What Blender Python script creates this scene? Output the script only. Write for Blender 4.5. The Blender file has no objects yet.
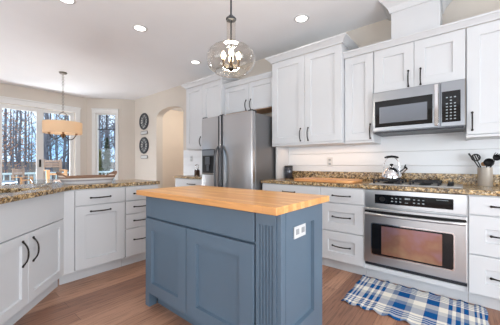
import bpy, bmesh, math, random
from mathutils import Vector, Matrix
random.seed(7)
S = bpy.context.scene
COL = S.collection
PI = math.pi

# ------------------------------------------------------------------ camera
cam_d = bpy.data.cameras.new('camera')
cam = bpy.data.objects.new('camera', cam_d)
COL.objects.link(cam)
cam.location = (0.7324, -3.2682, 1.1104)
cam.rotation_euler = (PI / 2, 0, 0.6877)
cam_d.sensor_width = 36
cam_d.lens = 258.67 / 500 * 36
cam_d.shift_y = 0.0037
cam_d.clip_start = 0.02
S.camera = cam


def lin(c):
    c = c / 255.0
    return c / 12.92 if c <= 0.04045 else ((c + 0.055) / 1.055) ** 2.4


def rgb(r, g, b):
    return (lin(r), lin(g), lin(b), 1.0)


# ------------------------------------------------------------------ world
W = bpy.data.worlds.new('sky')
S.world = W
W.use_nodes = True
wn = W.node_tree.nodes
wl = W.node_tree.links
bg = wn['Background']
tc = wn.new('ShaderNodeTexCoord')
nz = wn.new('ShaderNodeTexNoise')
nz.inputs['Scale'].default_value = 3.0
nz.inputs['Detail'].default_value = 4.0
rp = wn.new('ShaderNodeValToRGB')
rp.color_ramp.elements[0].position = 0.38
rp.color_ramp.elements[0].color = rgb(150, 195, 230)
rp.color_ramp.elements[1].position = 0.58
rp.color_ramp.elements[1].color = rgb(240, 246, 252)
wl.new(tc.outputs['Generated'], nz.inputs['Vector'])
wl.new(nz.outputs['Fac'], rp.inputs['Fac'])
wl.new(rp.outputs['Color'], bg.inputs['Color'])
bg.inputs['Strength'].default_value = 2.2

# ------------------------------------------------------------------ exposure
S.view_settings.view_transform = 'Standard'
S.view_settings.look = 'None'
S.view_settings.gamma = 1.0
S.view_settings.use_curve_mapping = False
S.view_settings.exposure = -0.2


def area(name, loc, rot, sx, sy, power, color=(1, 1, 1)):
    d = bpy.data.lights.new(name, 'AREA')
    d.shape = 'RECTANGLE'
    d.size = sx
    d.size_y = sy
    d.energy = power
    d.color = color
    o = bpy.data.objects.new(name, d)
    o.location = loc
    o.rotation_euler = rot
    COL.objects.link(o)
    return o


# fill lamps added by solid rear and right walls, then dining window daylight
area('rear_wall_fill', (-1.2, -6.85, 1.3), (PI / 2 + 0.25, 0, 0), 5.5, 2.2, 178, (0.86, 0.935, 1.0))  # added fill lamp, the rear wall has no window
area('side_wall_fill', (3.1, -3.0, 1.3), (PI / 2 + 0.2, 0, PI / 2), 3.4, 2.0, 225, (0.86, 0.935, 1.0))  # fill lamp added before the windowless right wall
area('dining_window_daylight', (-8.3, -2.6, 3.7), (PI / 2 - 0.65, 0, -PI / 2), 3.4, 2.0, 340, (0.92, 0.965, 1.0))
area('deck_ceiling_fill', (-7.7, -2.6, 0.25), (PI / 2 + 0.6, 0, -PI / 2), 3.4, 1.0, 320, (0.96, 0.98, 1.0))  # lamp added low over the deck to brighten the dining ceiling
area('under_cabinet_glow', (-0.62, -0.17, 1.335), (0, 0, 0), 1.1, 0.05, 1.6, (1.0, 0.70, 0.48))


def point(name, loc, power, color, r=0.03):
    d = bpy.data.lights.new(name, 'POINT')
    d.energy = power
    d.color = color
    d.shadow_soft_size = r
    o = bpy.data.objects.new(name, d)
    o.location = loc
    COL.objects.link(o)
    return o


# ------------------------------------------------------------------ materials
def mat(name, color=(0.8, 0.8, 0.8, 1), rough=0.5, metal=0.0, spec=0.5, emit=None, estr=0.0):
    m = bpy.data.materials.new(name)
    m.use_nodes = True
    b = m.node_tree.nodes['Principled BSDF']
    b.inputs['Base Color'].default_value = color
    b.inputs['Roughness'].default_value = rough
    b.inputs['Metallic'].default_value = metal
    b.inputs['Specular IOR Level'].default_value = spec
    if emit:
        b.inputs['Emission Color'].default_value = emit
        b.inputs['Emission Strength'].default_value = estr
    return m


def nodes(m):
    nt = m.node_tree
    return nt, nt.nodes, nt.links, nt.nodes['Principled BSDF']


def coords(m, scale=(1, 1, 1), rot=(0, 0, 0), kind='Object'):
    nt, n, l, b = nodes(m)
    t = n.new('ShaderNodeTexCoord')
    mp = n.new('ShaderNodeMapping')
    mp.inputs['Scale'].default_value = scale
    mp.inputs['Rotation'].default_value = rot
    l.new(t.outputs[kind], mp.inputs['Vector'])
    return mp.outputs['Vector']


def noise(m, vec, scale, detail=3.0, rough=0.55):
    nt, n, l, b = nodes(m)
    x = n.new('ShaderNodeTexNoise')
    x.inputs['Scale'].default_value = scale
    x.inputs['Detail'].default_value = detail
    x.inputs['Roughness'].default_value = rough
    l.new(vec, x.inputs['Vector'])
    return x.outputs['Fac']


def ramp(m, fac, stops, interp='LINEAR'):
    nt, n, l, b = nodes(m)
    r = n.new('ShaderNodeValToRGB')
    r.color_ramp.interpolation = interp
    e = r.color_ramp.elements
    while len(e) < len(stops):
        e.new(0.5)
    for i, (p, c) in enumerate(stops):
        e[i].position = p
        e[i].color = c
    l.new(fac, r.inputs['Fac'])
    return r.outputs['Color']


def mix(m, a, b_, fac, mode='MIX'):
    nt, n, l, b = nodes(m)
    x = n.new('ShaderNodeMix')
    x.data_type = 'RGBA'
    x.blend_type = mode
    if isinstance(fac, (int, float)):
        x.inputs['Factor'].default_value = fac
    else:
        l.new(fac, x.inputs['Factor'])
    for s, v in ((x.inputs['A'], a), (x.inputs['B'], b_)):
        if isinstance(v, tuple):
            s.default_value = v
        else:
            l.new(v, s)
    return x.outputs['Result']


def bump(m, h, strength=0.2, dist=0.01):
    nt, n, l, b = nodes(m)
    x = n.new('ShaderNodeBump')
    x.inputs['Strength'].default_value = strength
    x.inputs['Distance'].default_value = dist
    l.new(h, x.inputs['Height'])
    l.new(x.outputs['Normal'], b.inputs['Normal'])


def setc(m, c):
    nt, n, l, b = nodes(m)
    l.new(c, b.inputs['Base Color'])


def painted(name, c, rough=0.45, var=0.03, bs=0.03):
    m = mat(name, c, rough)
    v = coords(m)
    f = noise(m, v, 3.0)
    d = tuple(x * (1 - var) for x in c[:3]) + (1,)
    u = tuple(min(1, x * (1 + var)) for x in c[:3]) + (1,)
    setc(m, ramp(m, f, [(0.3, d), (0.7, u)]))
    bump(m, noise(m, v, 220.0, 2), bs, 0.002)
    return m


M_WHITE = painted('white_cabinet_paint', rgb(206, 208, 211), 0.35, 0.01, 0.01)
M_TRIM = painted('white_trim_paint', rgb(228, 229, 228), 0.4, 0.01, 0.01)
M_WALL = painted('beige_wall_paint', rgb(210, 202, 192), 0.7, 0.015, 0.06)
M_HALL = painted('warm_hall_paint', rgb(226, 214, 200), 0.7, 0.015, 0.06)
M_CEIL = painted('ceiling_paint', rgb(236, 238, 241), 0.8, 0.01, 0.05)
M_BLUE = painted('slate_blue_paint', rgb(87, 106, 123), 0.38, 0.03, 0.02)
M_BRONZE = mat('dark_bronze', rgb(52, 48, 46), 0.35, 0.85)
M_BLACK = mat('black_plastic', rgb(20, 20, 22), 0.45, 0, 0.3)
M_DARK = mat('dark_grey_metal', rgb(60, 62, 66), 0.4, 0.6)
M_IRON = mat('cast_iron', rgb(38, 38, 42), 0.55, 0.3)
M_BGLASS = mat('black_glass', rgb(14, 15, 18), 0.06, 0.0, 0.45)
M_KEY = mat('grey_key_marks', rgb(150, 160, 164), 0.5)
M_PLATE = mat('white_plastic', rgb(208, 209, 210), 0.4)
M_CHROME = mat('polished_chrome', rgb(225, 225, 228), 0.09, 1.0)
M_NICKEL = mat('brushed_nickel', rgb(150, 146, 140), 0.3, 0.95)
M_RAWWOOD = painted('raw_cabinet_underside', rgb(205, 160, 120), 0.6, 0.06)


def steel(name, c, vertical=False, rough=0.24):
    m = mat(name, c, rough, 1.0)
    v = coords(m, (300, 300, 4) if vertical else (2, 120, 120))
    f = noise(m, v, 1.0, 2)
    nt, n, l, b = nodes(m)
    mr = n.new('ShaderNodeMapRange')
    mr.inputs['To Min'].default_value = rough - 0.02
    mr.inputs['To Max'].default_value = rough + 0.03
    l.new(f, mr.inputs['Value'])
    l.new(mr.outputs['Result'], b.inputs['Roughness'])
    return m


M_STEEL = steel('brushed_steel', rgb(196, 198, 201), False, 0.3)
M_STEEL2 = steel('microwave_steel', rgb(160, 164, 170), False, 0.3)
M_FRIDGE = steel('fridge_steel', rgb(186, 186, 188), True, 0.3)


def granite():
    m = mat('speckled_granite', (1, 1, 1, 1), 0.2, 0, 0.4)
    nt, n, l, b = nodes(m)
    v = coords(m)
    vo = n.new('ShaderNodeTexVoronoi')
    vo.inputs['Scale'].default_value = 85
    l.new(v, vo.inputs['Vector'])
    sp = n.new('ShaderNodeSeparateColor')
    l.new(vo.outputs['Color'], sp.inputs['Color'])
    c1 = ramp(m, sp.outputs['Red'], [(0.0, rgb(45, 36, 30)), (0.2, rgb(104, 80, 56)), (0.38, rgb(176, 140, 88)),
                                     (0.6, rgb(206, 180, 136)), (0.78, rgb(150, 138, 122)), (0.92, rgb(226, 210, 180))], 'CONSTANT')
    f2 = noise(m, v, 24, 4)
    c2 = ramp(m, f2, [(0.35, rgb(112, 84, 56)), (0.5, rgb(190, 158, 108)), (0.65, rgb(214, 190, 150))])
    c = mix(m, c1, c2, 0.35)
    f3 = noise(m, v, 42, 2)
    k = ramp(m, f3, [(0.41, (0.10, 0.085, 0.08, 1)), (0.47, (1, 1, 1, 1))])
    setc(m, mix(m, c, k, 0.8, 'MULTIPLY'))
    return m


M_GRANITE = granite()


def planks(name, cols, length, width, rot, rough, gapc, grain=0.5, coat=0.0, mortar=0.0012):
    m = mat(name, (1, 1, 1, 1), rough)
    nt, n, l, b = nodes(m)
    v = coords(m, (1, 1, 1), (0, 0, rot))
    br = n.new('ShaderNodeTexBrick')
    br.offset = 0.37
    br.inputs['Scale'].default_value = 1.0
    br.inputs['Brick Width'].default_value = length
    br.inputs['Row Height'].default_value = width
    br.inputs['Mortar Size'].default_value = mortar
    br.inputs['Mortar Smooth'].default_value = 0.2
    br.inputs['Color1'].default_value = (0, 0, 0, 1)
    br.inputs['Color2'].default_value = (1, 1, 1, 1)
    br.inputs['Mortar'].default_value = (0.5, 0.5, 0.5, 1)
    l.new(v, br.inputs['Vector'])
    base = ramp(m, br.outputs['Color'], [(0.0, cols[0]), (0.5, cols[1]), (1.0, cols[2])])
    v2 = coords(m, (40, 2.2, 40) if rot else (2.2, 40, 40))
    g = noise(m, v2, 1.6, 5, 0.65)
    gc = ramp(m, g, [(0.34, (0.36, 0.32, 0.30, 1)), (0.52, (1, 1, 1, 1)), (0.75, (1.0, 0.98, 0.95, 1))])
    c = mix(m, base, gc, grain, 'MULTIPLY')
    c = mix(m, c, gapc, br.outputs['Fac'])
    setc(m, c)
    bump(m, g, 0.06, 0.002)
    return m


M_FLOOR = planks('oak_plank_floor', [rgb(138, 98, 78), rgb(164, 121, 97), rgb(188, 144, 118)], 1.6, 0.125, PI / 2, 0.36, rgb(84, 56, 44), 0.75)
M_BUTCHER = planks('butcher_block', [rgb(212, 150, 88), rgb(224, 166, 102), rgb(234, 184, 122)], 1.4, 0.042, 0, 0.32, rgb(196, 132, 72), 0.3, mortar=0.0006)
M_BOARD = planks('cutting_board_wood', [rgb(212, 146, 88), rgb(224, 160, 100), rgb(232, 172, 112)], 0.8, 0.06, 0, 0.4, rgb(180, 110, 66), 0.3)
M_TEAK = planks('weathered_teak', [rgb(176, 132, 92), rgb(196, 152, 108), rgb(206, 164, 122)], 0.9, 0.3, 0, 0.6, rgb(120, 90, 66), 0.4)
M_DECK = planks('grey_deck_boards', [rgb(120, 116, 112), rgb(132, 128, 122), rgb(142, 138, 132)], 3.0, 0.14, PI / 2, 0.8, rgb(50, 48, 46), 0.4, mortar=0.006)


def shiplap():
    m = painted('white_shiplap_paint', rgb(226, 229, 232), 0.4, 0.01, 0.01)
    nt, n, l, b = nodes(m)
    t = n.new('ShaderNodeTexCoord')
    s = n.new('ShaderNodeSeparateXYZ')
    l.new(t.outputs['Object'], s.inputs['Vector'])
    a = n.new('ShaderNodeMath')
    a.operation = 'MODULO'
    a.inputs[1].default_value = 0.156
    l.new(s.outputs['Z'], a.inputs[0])
    r = ramp(m, a.outputs['Value'], [(0.0, (0, 0, 0, 1)), (0.003, (0, 0, 0, 1)), (0.007, (1, 1, 1, 1))])
    bump(m, r, 0.9, 0.006)
    return m


def glass(name, tint=(1, 1, 1, 1), refl=1.0):
    m = bpy.data.materials.new(name)
    m.use_nodes = True
    n = m.node_tree.nodes
    l = m.node_tree.links
    n.clear()
    o = n.new('ShaderNodeOutputMaterial')
    mx = n.new('ShaderNodeMixShader')
    tr = n.new('ShaderNodeBsdfTransparent')
    gl = n.new('ShaderNodeBsdfGlossy')
    lw = n.new('ShaderNodeLayerWeight')
    lw.inputs['Blend'].default_value = 0.5
    pw = n.new('ShaderNodeMath')
    pw.operation = 'POWER'
    pw.inputs[1].default_value = 4.0
    l.new(lw.outputs['Facing'], pw.inputs[0])
    ad = n.new('ShaderNodeMath')
    ad.operation = 'ADD'
    ad.inputs[1].default_value = 0.05
    l.new(pw.outputs['Value'], ad.inputs[0])
    mu = n.new('ShaderNodeMath')
    mu.operation = 'MULTIPLY'
    mu.inputs[1].default_value = refl
    tr.inputs['Color'].default_value = tint
    gl.inputs['Roughness'].default_value = 0.03
    l.new(ad.outputs['Value'], mu.inputs[0])
    mu.use_clamp = True
    l.new(mu.outputs['Value'], mx.inputs['Fac'])
    l.new(tr.outputs['BSDF'], mx.inputs[1])
    l.new(gl.outputs['BSDF'], mx.inputs[2])
    l.new(mx.outputs['Shader'], o.inputs['Surface'])
    return m


M_PANE = glass('window_glass', (0.97, 0.98, 0.99, 1), 0.6)
M_SHADEGLASS = glass('clear_shade_glass', (0.96, 0.93, 0.89, 1), 1.4)
M_BOWL = glass('clear_bowl_glass', (0.92, 0.95, 0.97, 1), 1.8)
M_BULB = mat('lit_bulb', rgb(255, 236, 205), 0.3, emit=rgb(255, 226, 180), estr=9.0)
M_LED = mat('lit_downlight', rgb(255, 255, 255), 0.3, emit=(1.0, 0.97, 0.92, 1), estr=4.0)


# ------------------------------------------------------------------ mesh builder
class B:
    def __init__(s):
        s.bm = bmesh.new()

    def quad(s, pts):
        return s.bm.faces.new([s.bm.verts.new(p) for p in pts])

    def box(s, x0, x1, y0, y1, z0, z1, bev=0.0, seg=1):
        t = bmesh.new()
        bmesh.ops.create_cube(t, size=1.0)
        for v in t.verts:
            v.co = Vector((x0 + (v.co.x + .5) * (x1 - x0), y0 + (v.co.y + .5) * (y1 - y0), z0 + (v.co.z + .5) * (z1 - z0)))
        if bev > 0:
            bmesh.ops.bevel(t, geom=t.edges[:], offset=bev, segments=seg, affect='EDGES', profile=0.5)
        s.merge(t)
        return s

    def merge(s, t, mx=None):
        if mx is not None:
            t.transform(mx)
        me = bpy.data.meshes.new('tmp')
        t.to_mesh(me)
        t.free()
        s.bm.from_mesh(me)
        bpy.data.meshes.remove(me)

    def tube(s, pts, r, seg=8, cap=True):
        pts = [Vector(p) for p in pts]
        n = len(pts)
        rad = r if isinstance(r, (list, tuple)) else [r] * n
        rings = []
        up = None
        for i, p in enumerate(pts):
            d = (pts[min(i + 1, n - 1)] - pts[max(i - 1, 0)]).normalized()
            if up is None:
                up = Vector((0, 0, 1)) if abs(d.z) < 0.9 else Vector((1, 0, 0))
            u = d.cross(up)
            if u.length < 1e-5:
                u = d.cross(Vector((0.3, 1, 0.2)))
            u.normalize()
            w = u.cross(d).normalized()
            up = w
            rings.append([s.bm.verts.new(p + (u * math.cos(2 * PI * k / seg) + w * math.sin(2 * PI * k / seg)) * rad[i]) for k in range(seg)])
        for i in range(n - 1):
            for k in range(seg):
                s.bm.faces.new([rings[i][k], rings[i][(k + 1) % seg], rings[i + 1][(k + 1) % seg], rings[i + 1][k]])
        if cap:
            s.bm.faces.new(rings[0][::-1])
            s.bm.faces.new(rings[-1])
        return s

    def ring(s, c, R, r, axis='z', n=24, seg=6, a0=0.0, a1=2 * PI):
        full = abs(a1 - a0 - 2 * PI) < 1e-6
        pts = []
        for i in range(n + 1):
            a = a0 + (a1 - a0) * i / n
            x, y = R * math.cos(a), R * math.sin(a)
            pts.append({'z': (c[0] + x, c[1] + y, c[2]), 'y': (c[0] + x, c[1], c[2] + y), 'x': (c[0], c[1] + x, c[2] + y)}[axis])
        s.tube(pts, r, seg, not full)
        return s

    def lathe(s, prof, c=(0, 0, 0), seg=24, axis='z'):
        rings = []
        for (r, h) in prof:
            ring = []
            for k in range(seg):
                a = 2 * PI * k / seg
                x, y = max(r, 1e-4) * math.cos(a), max(r, 1e-4) * math.sin(a)
                p = {'z': (x, y, h), 'y': (x, h, y), 'x': (h, x, y)}[axis]
                ring.append(s.bm.verts.new((c[0] + p[0], c[1] + p[1], c[2] + p[2])))
            rings.append(ring)
        for i in range(len(rings) - 1):
            for k in range(seg):
                s.bm.faces.new([rings[i][k], rings[i][(k + 1) % seg], rings[i + 1][(k + 1) % seg], rings[i + 1][k]])
        if prof[0][0] > 1e-4 and prof[0] != prof[-1]:
            pass
        return s

    def prism(s, pts, z0, z1):
        lo = [s.bm.verts.new((p[0], p[1], z0)) for p in pts]
        hi = [s.bm.verts.new((p[0], p[1], z1)) for p in pts]
        n = len(pts)
        s.bm.faces.new(lo[::-1])
        s.bm.faces.new(hi)
        for i in range(n):
            s.bm.faces.new([lo[i], lo[(i + 1) % n], hi[(i + 1) % n], hi[i]])
        return s

    def prism_y(s, pts, y0, y1):
        a = [s.bm.verts.new((p[0], y0, p[1])) for p in pts]
        b = [s.bm.verts.new((p[0], y1, p[1])) for p in pts]
        n = len(pts)
        s.bm.faces.new(a)
        s.bm.faces.new(b[::-1])
        for i in range(n):
            s.bm.faces.new([a[i], b[i], b[(i + 1) % n], a[(i + 1) % n]])
        return s

    def shaker(s, x0, x1, z0, z1, st=0.06, t=0.02, rec=0.014, y=0.0, rail=None):
        """framed door: front face at y-t, back at y, flat recessed panel"""
        rl = rail or st
        e = 0.0025

        def rect(a, b, c, d, yy):
            return [s.bm.verts.new(p) for p in ((a, yy, c), (b, yy, c), (b, yy, d), (a, yy, d))]
        r0 = rect(x0, x1, z0, z1, y)
        r1 = rect(x0, x1, z0, z1, y - t + e)
        r2 = rect(x0 + e, x1 - e, z0 + e, z1 - e, y - t)
        r3 = rect(x0 + st, x1 - st, z0 + rl, z1 - rl, y - t)
        r4 = rect(x0 + st + 0.005, x1 - st - 0.005, z0 + rl + 0.005, z1 - rl - 0.005, y - t + rec)
        for a, b in ((r0, r1), (r1, r2), (r2, r3), (r3, r4)):
            for i in range(4):
                j = (i + 1) % 4
                s.bm.faces.new([a[i], a[j], b[j], b[i]])
        s.bm.faces.new(r4)
        s.bm.faces.new(r0[::-1])
        return s

    def done(s, name, m, parent=None, smooth=False, kind=None):
        bm = s.bm
        bmesh.ops.recalc_face_normals(bm, faces=bm.faces[:])
        me = bpy.data.meshes.new(name)
        bm.to_mesh(me)
        bm.free()
        me.materials.append(m)
        if smooth:
            for p in me.polygons:
                p.use_smooth = True
            try:
                me.set_sharp_from_angle(angle=0.7)
            except Exception:
                pass
        o = bpy.data.objects.new(name, me)
        COL.objects.link(o)
        if parent:
            o.parent = parent
        if kind:
            o['kind'] = kind
        return o


def thing(name, label, cat, loc=(0, 0, 0), rz=0.0, group=None):
    o = bpy.data.objects.new(name, None)
    o.empty_display_size = 0.05
    COL.objects.link(o)
    o.location = loc
    o.rotation_euler = (0, 0, rz)
    o['label'] = label
    o['category'] = cat
    if group:
        o['group'] = group
    return o


def tag(o, label, cat, group=None, kind=None):
    o['label'] = label
    o['category'] = cat
    if group:
        o['group'] = group
    if kind:
        o['kind'] = kind
    return o


def dup(root, loc, rz=0.0, label=None, group=None, scale=1.0):
    r = root.copy()
    COL.objects.link(r)
    r.location = loc
    r.rotation_euler = (0, 0, rz)
    r.scale = (scale,) * 3
    if label:
        r['label'] = label
    if group:
        r['group'] = group
    for ch in list(root.children):
        c = ch.copy()
        COL.objects.link(c)
        c.parent = r
        for g in ch.children:
            d = g.copy()
            COL.objects.link(d)
            d.parent = c
    return r


def struct(name, b, m, parent=None, smooth=False):
    o = b.done(name, m, parent, smooth)
    if parent is None:
        o['kind'] = 'structure'
    return o


# ------------------------------------------------------------------ room shell
CZ = 2.768
XR, YR = 3.2, -7.0
WX = -6.55                                        # plane of the dining window wall
plan = [(WX, YR), (XR, YR), (XR, 0), (-5.80, 0), (-5.95, -0.25), (WX, -0.85)]
struct('floor', B().prism([(WX, YR), (XR, YR), (XR, 0.0), (-3.72, 0.0), (-3.72, 1.6), (-5.4, 1.6), (-5.4, 0.0), (-5.80, 0), (-5.95, -0.25), (WX, -0.85)], -0.05, 0.0), M_FLOOR)
struct('ceiling', B().prism(plan, CZ, CZ + 0.08), M_CEIL)

# back wall with its arched doorway
AX0, AX1, ASP, AAP = -4.77, -3.74, 2.19, 2.375
arc = []
c_ = (AX0 + AX1) / 2
hw = (AX1 - AX0) / 2
for i in range(17):
    a = PI - PI * i / 16
    arc.append((c_ + hw * math.cos(a), ASP + (AAP - ASP) * math.sin(a)))
struct('wall_back', B().prism_y([(-5.80, 0), (AX0, 0)] + arc + [(AX1, 0), (XR, 0), (XR, CZ), (-5.80, CZ)], 0.0, 0.16), M_WALL)
struct('wall_hall_back', B().box(-5.5, -3.2, 1.5, 1.6, 0, 2.6), M_HALL)
struct('wall_hall_left', B().box(-5.5, -5.4, 0.16, 1.5, 0, 2.6), M_HALL)
struct('wall_hall_right', B().box(-3.3, -3.2, 0.16, 1.5, 0, 2.6), M_HALL)
struct('ceiling_hall', B().box(-5.5, -3.2, 0.16, 1.6, 2.6, 2.66), M_CEIL)
point('hall_lamp_light', (-4.2, 0.9, 2.45), 24, (1.0, 0.94, 0.87), 0.12)

# dining wall with door_1 and added_window_1 openings, the second unseen and added for daylight
D0, D1, DT = -2.53, -1.10, 2.37
V0, V1 = -4.55, -3.05
wb = B()
T = 0.14
wb.box(WX - T, WX, YR, V0, 0, CZ).box(WX - T, WX, V1, D0, 0, CZ).box(WX - T, WX, D1, -0.85, 0, CZ)
wb.box(WX - T, WX, V0, V1, DT, CZ).box(WX - T, WX, V0, V1, 0, 0.6).box(WX - T, WX, D0, D1, DT, CZ)
struct('wall_left', wb, M_WALL)

# 45 degree bay wall with window_2, built in wall-local coordinates
BL = math.hypot(-5.95 - WX, -0.25 + 0.85)


def bay(b):
    mx = Matrix.Translation((WX, -0.85, 0)) @ Matrix.Rotation(PI / 4, 4, 'Z')
    b.bm.transform(mx)
    return b


G0, G1, GZ0, GZ1 = 0.215, 0.70, 0.60, 2.40
struct('wall_bay', bay(B().box(0, G0, 0, T, 0, CZ).box(G1, BL, 0, T, 0, CZ).box(G0, G1, 0, T, 0, GZ0).box(G0, G1, 0, T, GZ1, CZ)), M_WALL)
struct('wall_return', B().prism([(-5.95, -0.25), (-5.80, 0.0), (-5.80, 0.14), (-6.05, -0.15)], 0, CZ), M_WALL)

# right and rear walls
struct('wall_right', B().box(XR, XR + T, YR, 0, 0, CZ), M_WALL)
struct('wall_front', B().box(WX, XR, YR - T, YR, 0, CZ), M_WALL)

# trims: casings, door frame and panels
M_CASE = painted('casing_paint', rgb(226, 226, 224), 0.4, 0.01, 0.01)


def casing_yz(b, y0, y1, z0, z1, w=0.10, t=0.022, sill=False):
    b.box(WX, WX + t, y0 - w, y0, z0, z1 + w, 0.003)
    b.box(WX, WX + t, y1, y1 + w, z0, z1 + w, 0.003)
    b.box(WX, WX + t + 0.006, y0 - w, y1 + w, z1, z1 + w, 0.003)
    b.box(WX, WX + t + 0.02, y0 - w - 0.015, y1 + w + 0.015, z1 + w, z1 + w + 0.03, 0.006)
    if sill:
        b.box(WX, WX + 0.06, y0 - w, y1 + w, z0 - 0.04, z0, 0.004)
    return b


struct('trim_1', casing_yz(B(), D0, D1, 0, DT), M_CASE)
struct('trim_2', casing_yz(B(), V0, V1, 0.6, DT, sill=True), M_CASE)
b = B()
b.box(G0 - 0.09, G0, -0.022, 0, GZ0, GZ1 + 0.09, 0.003).box(G1, G1 + 0.06, -0.022, 0, GZ0, GZ1 + 0.09, 0.003)
b.box(G0 - 0.09, G1 + 0.06, -0.028, 0, GZ1, GZ1 + 0.09, 0.003).box(G0 - 0.1, G1 + 0.07, -0.04, 0, GZ1 + 0.09, GZ1 + 0.115, 0.005)
b.box(G0 - 0.1, G1 + 0.07, -0.06, 0, GZ0 - 0.04, GZ0, 0.004)
struct('trim_3', bay(b), M_CASE)


def leaf_panel(b, y0, y1, z0, z1, x, st=0.085, rail=0.10, t=0.04):
    b.box(x - t, x, y0, y0 + st, z0, z1, 0.003).box(x - t, x, y1 - st, y1, z0, z1, 0.003)
    b.box(x - t, x, y0 + st, y1 - st, z1 - rail, z1, 0.003).box(x - t, x, y0 + st, y1 - st, z0, z0 + rail * 1.6, 0.003)
    return b


door = thing('door_1', '', 'door', (0, 0, 0))
del door['label'], door['category']
door['kind'] = 'structure'
leaf_panel(B(), D0 + 0.02, -1.73, 0.01, DT - 0.01, WX - 0.01, 0.115, 0.09).done('door_leaf', M_CASE, door)
leaf_panel(B(), -1.79, D1 - 0.01, 0.01, DT - 0.01, WX - 0.06, 0.085, 0.07).done('fixed_leaf', M_CASE, door)
B().box(WX - 0.032, WX - 0.028, D0 + 0.13, -1.84, 0.16, DT - 0.1).done('door_pane', M_PANE, door)
B().box(WX - 0.082, WX - 0.078, -1.71, D1 - 0.09, 0.12, DT - 0.08).done('fixed_pane', M_PANE, door)
B().box(WX - 0.01, WX + 0.02, -1.80, -1.765, 1.05, 1.22, 0.008).done('door_handle', M_BRONZE, door)

wn1 = thing('added_window_1', '', 'window')  # window added out of view to let daylight in
del wn1['label'], wn1['category']
wn1['kind'] = 'structure'
leaf_panel(B(), V0, V1, 0.6, DT, WX - 0.03, 0.06, 0.06).done('window_frame', M_CASE, wn1)
B().box(WX - 0.052, WX - 0.048, V0 + 0.06, V1 - 0.06, 0.69, DT - 0.06).done('window_pane', M_PANE, wn1)

wn2 = thing('window_2', '', 'window')
del wn2['label'], wn2['category']
wn2['kind'] = 'structure'
b = B()
b.box(G0, G0 + 0.035, 0.01, 0.06, GZ0, GZ1, 0.003).box(G1 - 0.025, G1, 0.01, 0.06, GZ0, GZ1, 0.003)
b.box(G0, G1, 0.01, 0.06, GZ1 - 0.035, GZ1, 0.003).box(G0, G1, 0.01, 0.06, GZ0, GZ0 + 0.05, 0.003)
bay(b).done('window_frame', M_CASE, wn2)
bay(B().box(G0 + 0.03, G1 - 0.02, 0.03, 0.05, 1.99, 2.012).box((G0 + G1) / 2 - 0.008, (G0 + G1) / 2 + 0.01, 0.03, 0.05, 1.99, GZ1 - 0.03)).done('muntin', M_DARK, wn2)
bay(B().box(G0 + 0.03, G1 - 0.02, 0.036, 0.04, GZ0 + 0.04, GZ1 - 0.03)).done('window_pane', M_PANE, wn2)

# baseboards
struct('baseboard_back', B().box(-5.80, AX0, -0.015, 0, 0, 0.12, 0.003), M_TRIM)
struct('baseboard_left', B().box(WX, WX + 0.015, D1 + 0.1, -0.85, 0, 0.12, 0.003).box(WX, WX + 0.015, YR, D0 - 0.1, 0, 0.12, 0.003), M_TRIM)
struct('baseboard_right', B().box(XR - 0.015, XR, YR, 0, 0, 0.12, 0.003), M_TRIM)
struct('baseboard_front', B().box(WX + 0.02, XR - 0.02, YR, YR + 0.015, 0, 0.12, 0.003), M_TRIM)

# shiplap wall cladding behind the counters
M_SHIP = shiplap()
struct('trim_4', B().box(-1.214, 1.70, -0.012, 0, 0.914, 1.86), M_SHIP)
struct('trim_5', B().box(-3.72, -2.22, -0.012, 0, 0.0, 1.40), M_SHIP)


# crown profile: (outward, height)
def crown_mesh(b, x0, x1, yf, yb, z, prof, left=True, right=True):
    rows = []
    for o, h in prof:
        row = []
        if left:
            row.append((x0 - o, yb, z + h))
            row.append((x0 - o, yf - o, z + h))
        else:
            row.append((x0, yf - o, z + h))
        if right:
            row.append((x1 + o, yf - o, z + h))
            row.append((x1 + o, yb, z + h))
        else:
            row.append((x1, yf - o, z + h))
        rows.append([b.bm.verts.new(p) for p in row])
    for i in range(len(rows)):
        j = (i + 1) % len(rows)
        for k in range(len(rows[0]) - 1):
            b.bm.faces.new([rows[i][k], rows[i][k + 1], rows[j][k + 1], rows[j][k]])
    b.bm.faces.new([r[0] for r in rows])
    b.bm.faces.new([r[-1] for r in rows][::-1])
    return b


CROWN = [(0.0, 0.0), (0.012, 0.0), (0.016, 0.012), (0.028, 0.026), (0.045, 0.042), (0.060, 0.052), (0.064, 0.056), (0.064, 0.072), (0.0, 0.072)]
CROWN_S = [(0.0, 0.0), (0.008, 0.0), (0.012, 0.010), (0.034, 0.038), (0.044, 0.046), (0.044, 0.060), (0.0, 0.060)]
CROWN_L = [(0.0, 0.0), (0.012, 0.0), (0.016, 0.018), (0.03, 0.05), (0.065, 0.092), (0.085, 0.108), (0.09, 0.114), (0.09, 0.132), (0.0, 0.132)]


# ------------------------------------------------------------------ cabinets
def pull(b, kind, cx, cz, y, L=0.16, bow=0.032, r=0.0048):
    n = 10
    pts = []
    for i in range(n + 1):
        t = i / n
        u = (t - 0.5) * L
        d = bow * (1 - abs(2 * t - 1) ** 2.6)
        pts.append((cx + u, y - d, cz) if kind == 'h' else (cx, y - d, cz + u))
    b.tube(pts, [r * (1.5 if i in (0, n) else 1.0 + 0.25 * math.sin(PI * i / n)) for i in range(n + 1)], 8)
    for s in (-1, 1):
        p = (cx + s * L / 2, y, cz) if kind == 'h' else (cx, y, cz + s * L / 2)
        q = (p[0], y - 0.006, p[2])
        b.tube([p, q], r * 2.0, 8)
    return b


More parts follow.
